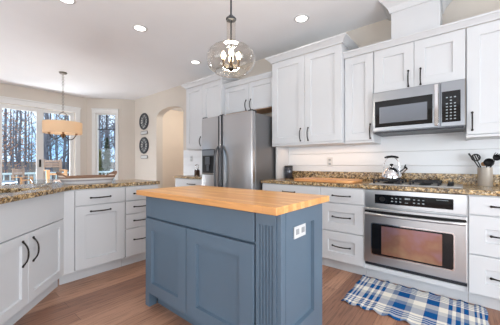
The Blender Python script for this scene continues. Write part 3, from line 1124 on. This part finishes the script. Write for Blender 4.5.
# ------------------------------------------------------------------ peninsula objects
M_WICK = mat('woven_brown_rope', rgb(134, 104, 84), 0.8)
M_WSTR = mat('woven_striped', (1, 1, 1, 1), 0.85)
nt, n, l, bs = nodes(M_WSTR)
t = n.new('ShaderNodeTexCoord')
s = n.new('ShaderNodeSeparateXYZ')
l.new(t.outputs['Object'], s.inputs['Vector'])
mr = n.new('ShaderNodeMapRange')
mr.inputs['From Min'].default_value = 0.0
mr.inputs['From Max'].default_value = 0.10
l.new(s.outputs['Z'], mr.inputs['Value'])
setc(M_WSTR, ramp(M_WSTR, mr.outputs['Result'], [(0.0, rgb(204, 206, 212)), (0.26, rgb(150, 148, 152)), (0.42, rgb(214, 210, 208)),
                                                 (0.56, rgb(142, 112, 96)), (0.70, rgb(222, 208, 196)), (0.86, rgb(140, 106, 86))], 'CONSTANT'))
bump(M_WSTR, noise(M_WSTR, coords(M_WSTR, (1, 1, 2)), 120, 2), 0.5, 0.003)
BKX, BKY = -2.30, -2.245
bk = thing('basket', 'long striped woven basket tray on the left peninsula', 'basket', (BKX, BKY, 0.9145))
b = B()
NS = 40
rows = []
LA, LB = 0.27, 0.12


def bz(a):
    return 0.072 + 0.045 * max(0.0, abs(math.sin(a)) - 0.72) ** 1.2 / 0.28 ** 1.2


for lev in range(6):
    tt_ = lev / 5
    ring = []
    for k in range(NS):
        a = 2 * PI * k / NS
        sc = 0.80 + 0.20 * tt_ ** 0.7
        ca_, sa_ = math.cos(a), math.sin(a)
        xx = LB * sc * (abs(ca_) ** 0.7) * (1 if ca_ > 0 else -1)
        yy = LA * sc * (abs(sa_) ** 0.7) * (1 if sa_ > 0 else -1)
        ring.append(b.bm.verts.new((xx, yy, bz(a) * tt_)))
    rows.append(ring)
for i in range(5):
    for k in range(NS):
        b.bm.faces.new([rows[i][k], rows[i][(k + 1) % NS], rows[i + 1][(k + 1) % NS], rows[i + 1][k]])
b.bm.faces.new(rows[0][::-1])
rim = [v.co.copy() for v in rows[-1]]
b.done('bowl', M_WSTR, bk, True)
B().tube(rim + [rim[0]], 0.008, 6, False).done('rim', M_WICK, bk, True)

gb = B().lathe([(0.0, 0.0), (0.04, 0.0), (0.06, 0.012), (0.078, 0.045), (0.082, 0.062), (0.078, 0.062), (0.072, 0.045), (0.055, 0.016), (0.0, 0.010)], seg=24).done('glass_bowl', M_BOWL, None, True)
gb.location = (-2.16, -2.66, 0.9145)
tag(gb, 'small clear glass bowl near the sink corner', 'bowl')

# ------------------------------------------------------------------ rug
M_RUG = mat('plaid_woven_cotton', (1, 1, 1, 1), 0.95, 0, 0.1)
RX0, RX1, RY0, RY1 = -0.028, 0.875, -1.178, -0.58
RL, RW = RX1 - RX0, RY1 - RY0
nt, n, l, bs = nodes(M_RUG)
t = n.new('ShaderNodeTexCoord')
s = n.new('ShaderNodeSeparateXYZ')
l.new(t.outputs['Object'], s.inputs['Vector'])


def axis_stripes(out, size, seq):
    m1 = n.new('ShaderNodeMath')
    m1.operation = 'DIVIDE'
    m1.inputs[1].default_value = size
    l.new(out, m1.inputs[0])
    tot = sum(w for w, c in seq)
    p = 0.0
    st = []
    for w, c in seq:
        st.append((p / tot, c))
        p += w
    return ramp(M_RUG, m1.outputs['Value'], st[:32], 'CONSTANT')


bl, cm, gy = rgb(16, 80, 140), rgb(232, 228, 216), rgb(150, 158, 168)
sx = [(3, bl), (2, cm), (2, bl), (2, cm), (2, bl), (6, cm), (4, bl), (3, cm), (4, bl), (3, cm), (4, bl), (9, cm), (6, gy), (12, bl), (6, gy), (12, cm), (12, bl), (8, cm), (4, bl), (3, cm), (4, bl), (3, cm), (4, bl), (5, cm), (2, bl), (2, cm), (2, bl), (2, cm), (3, bl)]
sy = [(3, bl), (4, cm), (2, bl), (2, cm), (2, bl), (2, cm), (2, bl), (4, cm), (12, bl), (7, gy), (10, cm), (12, bl), (3, cm), (1.5, bl), (2, cm), (1.5, bl), (2, cm), (1.5, bl), (2, cm), (3, bl)]
cx_ = axis_stripes(s.outputs['X'], RL, sx)
cy_ = axis_stripes(s.outputs['Y'], RW, sy)
pl = mix(M_RUG, cx_, cy_, 0.5)
setc(M_RUG, pl)
bump(M_RUG, noise(M_RUG, coords(M_RUG), 260, 2), 0.5, 0.003)
b = B()
NX, NY = 60, 24
gv = {}
for i in range(NX + 1):
    for j in range(NY + 1):
        u, v = i / NX, j / NY
        x = u * RL
        y = v * RW
        e = (0.010 * math.sin(u * 2 * PI * 8.5) + 0.004 * math.sin(u * 31))
        edge = (1 - v) ** 6 if v < 0.5 else v ** 6
        y += e * edge
        x += 0.004 * math.sin(v * 17) * ((1 - u) ** 8 + u ** 8)
        z = 0.006 + 0.010 * max(0, math.sin(u * 2 * PI * 8.5 + (1.5 if v > .5 else 0))) * edge
        gv[i, j] = b.bm.verts.new((x, y, z))
for i in range(NX):
    for j in range(NY):
        b.bm.faces.new([gv[i, j], gv[i + 1, j], gv[i + 1, j + 1], gv[i, j + 1]])
rug = b.done('rug', M_RUG, None, True)
so = rug.modifiers.new('thickness', 'SOLIDIFY')
so.thickness = 0.006
so.offset = -1
rug.location = (RX0, RY0, 0.0015)
tag(rug, 'blue, white and grey plaid cotton rug on the floor before the oven', 'rug')

# ------------------------------------------------------------------ ceiling fittings
cl = thing('ceiling_light', 'recessed ceiling light nearest the duct cover, above the tall cabinet', 'ceiling light', (-0.681, -0.625, CZ), 0, 'recessed ceiling lights')
B().lathe([(0.062, -0.002), (0.064, -0.007), (0.080, -0.006), (0.086, -0.0005)], seg=32).done('trim_ring', M_PLATE, cl, True)
B().lathe([(0.0, -0.004), (0.063, -0.004), (0.063, -0.0005)], seg=32).done('lens', M_LED, cl, True)
cls = [cl]
for p, lb in (((-2.297, -1.687), 'recessed ceiling light over the peninsula, centre of the ceiling'), ((-2.609, -0.591), 'recessed ceiling light nearest the wall cabinet left of the fridge'),
              ((-2.339, -2.435), 'recessed ceiling light cut by the top edge of the photo')):
    cls.append(dup(cl, (p[0], p[1], CZ), 0, lb))
for c in cls:
    d = bpy.data.lights.new('ceiling_spot', 'SPOT')
    d.energy = 22 if c.location.y < -1.2 else 3
    d.color = (1.0, 0.97, 0.94)
    d.spot_size = 2.2
    d.spot_blend = 0.8
    d.shadow_soft_size = 0.06
    o = bpy.data.objects.new('ceiling_spot', d)
    o.location = (c.location.x, c.location.y, CZ - 0.02)
    COL.objects.link(o)
# fill spots added out of view, without fixtures
for p in ((0.6, -2.4), (0.9, -0.75), (2.2, -1.6)):
    d = bpy.data.lights.new('ceiling_spot', 'SPOT')
    d.energy = 22 if p[1] < -1.2 else 3
    d.color = (1.0, 0.97, 0.94)
    d.spot_size = 2.2
    d.spot_blend = 0.8
    d.shadow_soft_size = 0.06
    o = bpy.data.objects.new('ceiling_spot', d)
    o.location = (p[0], p[1], CZ - 0.02)
    COL.objects.link(o)

# glass pendant over the island
PX, PY = -0.494, -1.98
pd = thing('pendant_light', 'clear glass pendant light with bulb cluster hanging over the island', 'pendant light', (PX, PY, CZ))
B().lathe([(0.0, -0.03), (0.05, -0.028), (0.062, -0.012), (0.064, -0.0005)], seg=24).done('canopy', M_DARK, pd, True)
B().tube([(0, 0, -0.02), (0, 0, -0.94)], 0.006, 8).done('rod', M_DARK, pd, True)
B().lathe([(0.006, -0.635), (0.016, -0.64), (0.012, -0.648), (0.03, -0.654), (0.036, -0.662), (0.034, -0.670), (0.012, -0.674)], seg=20).done('collar', M_DARK, pd, True)
prof = [(0.031, -0.668), (0.031, -0.832), (0.040, -0.846), (0.085, -0.852), (0.128, -0.866), (0.156, -0.893), (0.166, -0.928), (0.163, -0.966), (0.150, -0.996), (0.130, -1.014), (0.108, -1.024)]
gs = B().lathe(prof, seg=40)
gs.done('glass_shade', M_SHADEGLASS, pd, True)
B().ring((0, 0, -1.025), 0.108, 0.004, 'z', 40).done('shade_rim', M_SHADEGLASS, pd, True)
cz_ = -0.985
B().lathe([(0.0, cz_ - 0.035), (0.01, cz_ - 0.03), (0.02, cz_ - 0.015), (0.012, cz_), (0.007, cz_ + 0.06)], seg=16).done('hub', M_BRONZE, pd, True)
for k in range(4):
    a = PI / 4 + k * PI / 2
    ex, ey = 0.052 * math.cos(a), 0.052 * math.sin(a)
    ar = B().tube([(0, 0, cz_ - 0.01), (ex * .6, ey * .6, cz_ - 0.018), (ex, ey, cz_ + 0.002), (ex, ey, cz_ + 0.045)], [0.005, 0.005, 0.006, 0.009], 8).done('arm', M_BRONZE, pd, True)
    B().lathe([(0.008, 0.0), (0.014, 0.012), (0.017, 0.026), (0.013, 0.042), (0.004, 0.055), (0.0, 0.056)], (ex, ey, cz_ + 0.045), 14).done('bulb', M_BULB, ar, True)
point('pendant_bulb_light', (PX, PY, CZ - 0.88), 14, (1.0, 0.86, 0.66), 0.06)

# drum chandelier over the dining area
HX, HY = -4.838, -1.803
ch = thing('chandelier', 'cream drum shade chandelier hanging before the glass door', 'chandelier', (HX, HY, CZ))
B().lathe([(0.0, -0.03), (0.05, -0.028), (0.062, -0.01), (0.065, -0.0005)], seg=24).done('canopy', M_NICKEL, ch, True)
b = B()
z = -0.03
k = 0
while z > -0.71:
    b.ring((0, 0, z - 0.02), 0.017, 0.0035, 'x' if k % 2 else 'y', 12, 5)
    z -= 0.030
    k += 1
b.done('chain', M_NICKEL, ch, True)
B().ring((0, 0, -0.79), 0.065, 0.008, 'x', 24).tube([(0, 0, -0.855), (0, 0, -1.14)], 0.008, 8).done('loop_stem', M_NICKEL, ch, True)
M_SHADE = mat('cream_linen_shade', rgb(226, 208, 184), 0.9, emit=rgb(255, 222, 180), estr=0.12)
nt, n, l, bs = nodes(M_SHADE)
tr = n.new('ShaderNodeBsdfTranslucent')
tr.inputs['Color'].default_value = rgb(245, 226, 200)
ms = n.new('ShaderNodeMixShader')
ms.inputs['Fac'].default_value = 0.45
l.new(bs.outputs['BSDF'], ms.inputs[1])
l.new(tr.outputs['BSDF'], ms.inputs[2])
l.new(ms.outputs['Shader'], n['Material Output'].inputs['Surface'])
SR = 0.295
M_CUP = mat('amber_brass_cup', rgb(158, 116, 72), 0.4, 0.4)
SZ1, SZ0 = 1.868 - CZ, 1.665 - CZ
B().lathe([(SR, SZ1), (SR, SZ0), (SR - 0.005, SZ0), (SR - 0.005, SZ1), (SR, SZ1)], seg=48).done('lamp_shade', M_SHADE, ch, True)
B().lathe([(0.0, SZ0 + 0.012), (SR - 0.006, SZ0 + 0.012), (SR - 0.006, SZ0 + 0.016), (0.0, SZ0 + 0.016)], seg=32).done('diffuser', M_SHADE, ch, True)
for k in range(4):
    a = 1.314 + k * PI / 2
    pts = []
    for i in range(13):
        tt_ = PI * i / 12
        rr_ = 0.02 + 0.18 * i / 12
        pts.append((rr_ * math.cos(a), rr_ * math.sin(a), SZ0 - 0.005 - 0.10 * math.sin(tt_) ** 0.8))
    ar = B().tube(pts, 0.008, 8).done('arm', M_BRONZE, ch, True)
    ex, ey = pts[-1][0], pts[-1][1]
    B().lathe([(0.0, SZ0 - 0.02), (0.016, SZ0 - 0.018), (0.022, SZ0 + 0.01)], (ex, ey, 0), 12).done('candle_cup', M_CUP, ar, True)
B().lathe([(0.0, SZ0 - 0.09), (0.012, SZ0 - 0.08), (0.03, SZ0 - 0.05), (0.034, SZ0 - 0.02), (0.02, SZ0 + 0.0)], seg=16).done('finial', M_CUP, ch, True)
point('chandelier_bulb_light', (HX, HY, (1.78)), 2.5, (1.0, 0.82, 0.6), 0.05)

# ------------------------------------------------------------------ wall medallions and plaques
M_MDARK = mat('dark_medallion_iron', rgb(66, 70, 76), 0.5, 0.3)
M_MLIGHT = mat('pale_medallion_face', rgb(196, 198, 196), 0.6)


def medallion(z, label):
    r = thing('wall_medallion', label, 'wall decoration', (-5.309, -0.002, z))
    B().lathe([(0.0, -0.008), (0.165, -0.008), (0.165, 0.0), (0.0, 0.0)], seg=40, axis='y').done('face', M_MLIGHT, r)
    B().ring((0, -0.014, 0), 0.182, 0.024, 'y', 40, 8).done('rim', M_MDARK, r, True)
    b = B()
    for k in range(12):
        a = 2 * PI * k / 12
        b.tube([(0.05 * math.cos(a), -0.012, 0.05 * math.sin(a)), (0.11 * math.cos(a), -0.013, 0.11 * math.sin(a)), (0.165 * math.cos(a), -0.012, 0.165 * math.sin(a))], [0.006, 0.012, 0.008], 6)
    b.done('spokes', M_MDARK, r, True)
    B().lathe([(0.0, -0.03), (0.03, -0.026), (0.052, -0.012), (0.054, 0.0)], seg=20, axis='y').done('hub', M_MDARK, r, True)


def plaque(z, label):
    r = thing('wall_plaque', label, 'wall decoration', (-5.309, -0.0005, z))
    B().prism_y(rrect(-0.165, 0.165, -0.045, 0.045, 0.04), -0.014, 0.0).done('backing', M_NICKEL, r)
    B().prism_y(rrect(-0.145, 0.145, -0.028, 0.028, 0.026), -0.018, -0.013).done('face', M_PLATE, r)


medallion(2.165, 'upper dark round medallion on the wall left of the archway')
plaque(1.885, 'small pill-shaped plaque under the upper medallion')
medallion(1.575, 'lower dark round medallion on the wall left of the archway')
plaque(1.292, 'small pill-shaped plaque under the lower medallion')

# ------------------------------------------------------------------ outdoors
struct('deck_floor', B().box(-10.2, WX - T, -7.0, 5.0, -0.12, -0.04), M_DECK)
M_LEAF = mat('fallen_leaf_ground', (1, 1, 1, 1), 0.95)
setc(M_LEAF, ramp(M_LEAF, noise(M_LEAF, coords(M_LEAF), 2.5, 6), [(0.3, rgb(74, 62, 56)), (0.5, rgb(112, 96, 84)), (0.7, rgb(138, 122, 108))]))
b = B()
gx = [-10, -14, -20, -28, -36, -46, -60]
gz = [-1.0, -1.0, -0.9, -0.6, -0.2, 0.5, 1.6]
prev = None
for x, z in zip(gx, gz):
    cur = [b.bm.verts.new((x, -30, z)), b.bm.verts.new((x, 45, z))]
    if prev:
        b.bm.faces.new([prev[0], prev[1], cur[1], cur[0]])
    prev = cur
ground = struct('ground', b, M_LEAF)

M_RAIL = mat('pale_railing_paint', rgb(186, 206, 212), 0.5)
rl = thing('deck_railing', 'pale painted deck railing outside the glass door', 'railing', (-9.6, 0, -0.04))
B().box(-0.05, 0.05, -5.0, 4.8, 0.84, 0.90, 0.006).done('top_rail', M_RAIL, rl)
B().box(-0.02, 0.02, -5.0, 4.8, 0.10, 0.15, 0.004).done('bottom_rail', M_RAIL, rl)
for y in (-5.0, -3.0, -1.0, 1.0, 3.0, 4.8):
    B().box(-0.045, 0.045, y - 0.045, y + 0.045, 0.0, 0.98, 0.006).done('post', M_RAIL, rl)
y = -4.8
first = None
while y < 4.7:
    if first is None:
        first = B().box(-0.017, 0.017, -0.017, 0.017, 0.14, 0.85).done('baluster', M_RAIL, rl)
        first.location.y = y
    else:
        c = first.copy()
        COL.objects.link(c)
        c.location.y = y
    y += 0.14

# tall teak deck chairs and a round patio table
M_GREYWOOD = planks('greyed_slats', [rgb(150, 130, 118), rgb(164, 142, 128), rgb(176, 156, 142)], 0.9, 0.3, 0, 0.7, rgb(110, 96, 88), 0.4)
dc = thing('deck_chair', 'wooden slat-back deck chair outside behind the right door pane', 'chair', (-8.1, -1.14, -0.04), 0.0)
for s in (-1, 1):
    B().box(0.18, 0.245, s * 0.20 - 0.035, s * 0.20 + 0.035, 0.0, 0.975, 0.006).done('arm_post', M_TEAK, dc)
    B().box(-0.28, -0.225, s * 0.20 - 0.03, s * 0.20 + 0.03, 0.0, 1.30, 0.006).done('back_post', M_GREYWOOD, dc)
    B().box(-0.25, 0.25, s * 0.20 - 0.04, s * 0.20 + 0.04, 0.975, 1.0, 0.004).done('arm', M_TEAK, dc)
b = B()
for z in (1.06, 1.135, 1.21):
    b.box(-0.275, -0.245, -0.235, 0.235, z, z + 0.062, 0.004)
b.done('back_slats', M_GREYWOOD, dc)
B().box(0.19, 0.235, -0.2, 0.2, 0.86, 0.91, 0.004).done('front_rail', M_TEAK, dc)
B().box(-0.25, 0.24, -0.2, 0.2, 0.68, 0.72, 0.004).done('seat', M_GREYWOOD, dc)
dup(dc, (-8.85, -1.70, -0.04), PI / 2 * 0.2, 'wooden deck chair outside behind the left door pane').scale = (0.8, 0.62, 0.80)
pt = thing('patio_table', 'round blue-grey patio table outside behind the left door pane', 'table', (-8.0, -2.45, -0.04))
M_PT = mat('blue_grey_metal', rgb(92, 112, 132), 0.35, 0.3)
B().lathe([(0.0, 0.70), (0.50, 0.70), (0.52, 0.715), (0.50, 0.735), (0.0, 0.735)], seg=40).done('tabletop', M_PT, pt, True)
for k in range(4):
    a = PI / 4 + k * PI / 2
    B().tube([(0.3 * math.cos(a), 0.3 * math.sin(a), 0.70), (0.4 * math.cos(a), 0.4 * math.sin(a), 0.0)], 0.018, 8).done('leg', M_PT, pt, True)


# bare trees: five kinds, copied
def bark(name, a, c):
    m = mat(name, a, 0.9)
    setc(m, ramp(m, noise(m, coords(m, (1, 1, 0.2)), 6, 4), [(0.35, a), (0.65, c)]))
    return m


M_BARK = bark('grey_bark', rgb(86, 88, 98), rgb(140, 140, 150))
rnd = random.Random(3)


def tree_mesh(h, r0, seed):
    rr = random.Random(seed)
    tb = B()
    bb = B()
    pts = []
    x = y = 0.0
    for i in range(9):
        pts.append((x, y, h * i / 8))
        x += rr.uniform(-.12, .12)
        y += rr.uniform(-.12, .12)
    tb.tube(pts, [r0 * (1 - 0.85 * i / 8) for i in range(9)], 7)

    def branch(p, d, L, r, depth):
        q = [p]
        for i in range(4):
            d = (d + Vector((rr.uniform(-.3, .3), rr.uniform(-.3, .3), rr.uniform(-.05, .3)))).normalized()
            p = p + d * L / 4
            q.append(p)
        bb.tube(q, [r, r * .8, r * .6, r * .4, r * .2], 4, False)
        if depth:
            for k in range(4):
                branch(q[1 + k % 4], (d + Vector((rr.uniform(-1, 1), rr.uniform(-1, 1), rr.uniform(-.2, .7)))).normalized(), L * .55, r * .5, depth - 1)
    for k in range(20):
        t_ = rr.uniform(0.12, 0.95)
        i = min(7, int(t_ * 8))
        p = Vector(pts[i]).lerp(Vector(pts[i + 1]), t_ * 8 - i)
        a = rr.uniform(0, 2 * PI)
        branch(p, Vector((math.cos(a), math.sin(a), rr.uniform(0.2, 0.9))).normalized(), h * rr.uniform(.08, .17) * (1.15 - t_ * 0.6), r0 * .30, 1)
    return tb, bb


protos = []
for k in range(5):
    tb, bb = tree_mesh(rnd.uniform(11, 16), rnd.uniform(0.08, 0.15), 100 + k)
    r = thing('bare_tree', 'bare grey winter tree in the woods beyond the deck', 'tree', (0, 0, 0), 0, 'bare trees in the woods')
    tb.done('trunk', M_BARK, r, True)
    bb.done('branches', M_BARK, r)
    protos.append(r)


def gzat(x):
    for i in range(len(gx) - 1):
        if gx[i] >= x >= gx[i + 1]:
            t_ = (x - gx[i]) / (gx[i + 1] - gx[i])
            return gz[i] + t_ * (gz[i + 1] - gz[i])
    return gz[-1]


cnt = 0
spots = []
while cnt < 84:
    X = -13.0 - 40.0 * rnd.random()
    k = (-X - 0.7)
    Y = -3.27 + k * rnd.uniform(0.03, 0.48) + rnd.uniform(-1, 1)
    if any((X - a) ** 2 + (Y - c) ** 2 < 2.5 ** 2 for a, c in spots):
        spots.append((99, 99))
        if len(spots) > 4000:
            break
        continue
    spots.append((X, Y))
    loc = (X, Y, gzat(X) - 0.05)
    if cnt < 5:
        o = protos[cnt]
        o.location = loc
        o.rotation_euler.z = rnd.uniform(0, 6.28)
    else:
        dup(protos[cnt % 5], loc, rnd.uniform(0, 6.28), None, None, rnd.uniform(0.75, 1.25))
    cnt += 1

# young beeches that keep their orange leaves
M_BEECH = mat('dry_orange_leaves', rgb(206, 154, 124), 0.8)


def leaves(n, R, c, size, rr, flat=0.6):
    b = B()
    for i in range(n):
        while True:
            v = Vector((rr.uniform(-1, 1), rr.uniform(-1, 1), rr.uniform(-1, 1)))
            if v.length < 1:
                break
        p = Vector(c) + Vector((v.x * R[0], v.y * R[1], v.z * R[2]))
        a = Vector((rr.uniform(-1, 1), rr.uniform(-1, 1), rr.uniform(-1, 1))).normalized() * size
        d = a.orthogonal().normalized() * size * flat
        b.quad([p - a, p - d, p + a, p + d])
    return b


rr = random.Random(5)
for X, Y, hh in ((-15.0, -1.75, 4.6), (-17.0, -0.75, 5.2)):
    r = thing('beech_sapling', '', 'tree', (X, Y, gzat(X)))
    r['label'] = 'left orange-leaved beech sapling beyond the deck' if hh < 5 else 'right orange-leaved beech sapling beyond the deck'
    B().tube([(0, 0, 0), (0.05, 0, hh * .5), (0, 0.05, hh)], [0.05, 0.035, 0.01], 6).done('trunk', M_BARK, r, True)
    b = B()
    for k in range(14):
        z = hh * rr.uniform(.25, .9)
        a = rr.uniform(0, 6.28)
        b.tube([(0, 0, z), (0.5 * math.cos(a), 0.5 * math.sin(a), z + .1), (1.1 * math.cos(a), 1.1 * math.sin(a), z + .15)], [0.015, 0.01, 0.004], 4)
    b.done('branches', M_BARK, r)
    leaves(260, (1.1, 1.2, hh * .38), (0, 0, hh * .62), 0.055, rr).done('foliage', M_BEECH, r)

# evergreens seen through the bay window
M_NEEDLE = mat('dark_green_needles', rgb(66, 88, 66), 0.8)
M_NEEDLE2 = mat('yellow_green_needles', rgb(150, 150, 96), 0.8)


def conifer(loc, h, R, m, label, seed):
    rr = random.Random(seed)
    r = thing('evergreen_tree', label, 'tree', loc)
    B().tube([(0, 0, 0), (0, 0, h)], [0.09, 0.01], 7).done('trunk', M_BARK, r, True)
    b = B()
    for i in range(1500):
        t_ = rr.random() ** 0.75
        z = h * (0.06 + 0.94 * (1 - t_)) if False else h * (1 - 0.95 * t_)
        rad = R * t_ * rr.uniform(0.35, 1.0)
        a = rr.uniform(0, 6.28)
        p = Vector((rad * math.cos(a), rad * math.sin(a), z - rad * .25))
        d = Vector((math.cos(a), math.sin(a), -0.35)).normalized() * 0.12
        s_ = Vector((-math.sin(a), math.cos(a), rr.uniform(-.3, .3))) * 0.045
        b.quad([p - d, p - s_, p + d, p + s_])
    b.done('foliage', m, r)


conifer((-11.6, 1.62, -1.0), 3.3, 0.48, M_NEEDLE, 'dark green evergreen seen through the narrow bay window', 1)
conifer((-12.5, 1.66, -1.0), 2.8, 0.3, M_NEEDLE2, 'yellow-green small evergreen seen at left in the bay window', 2)
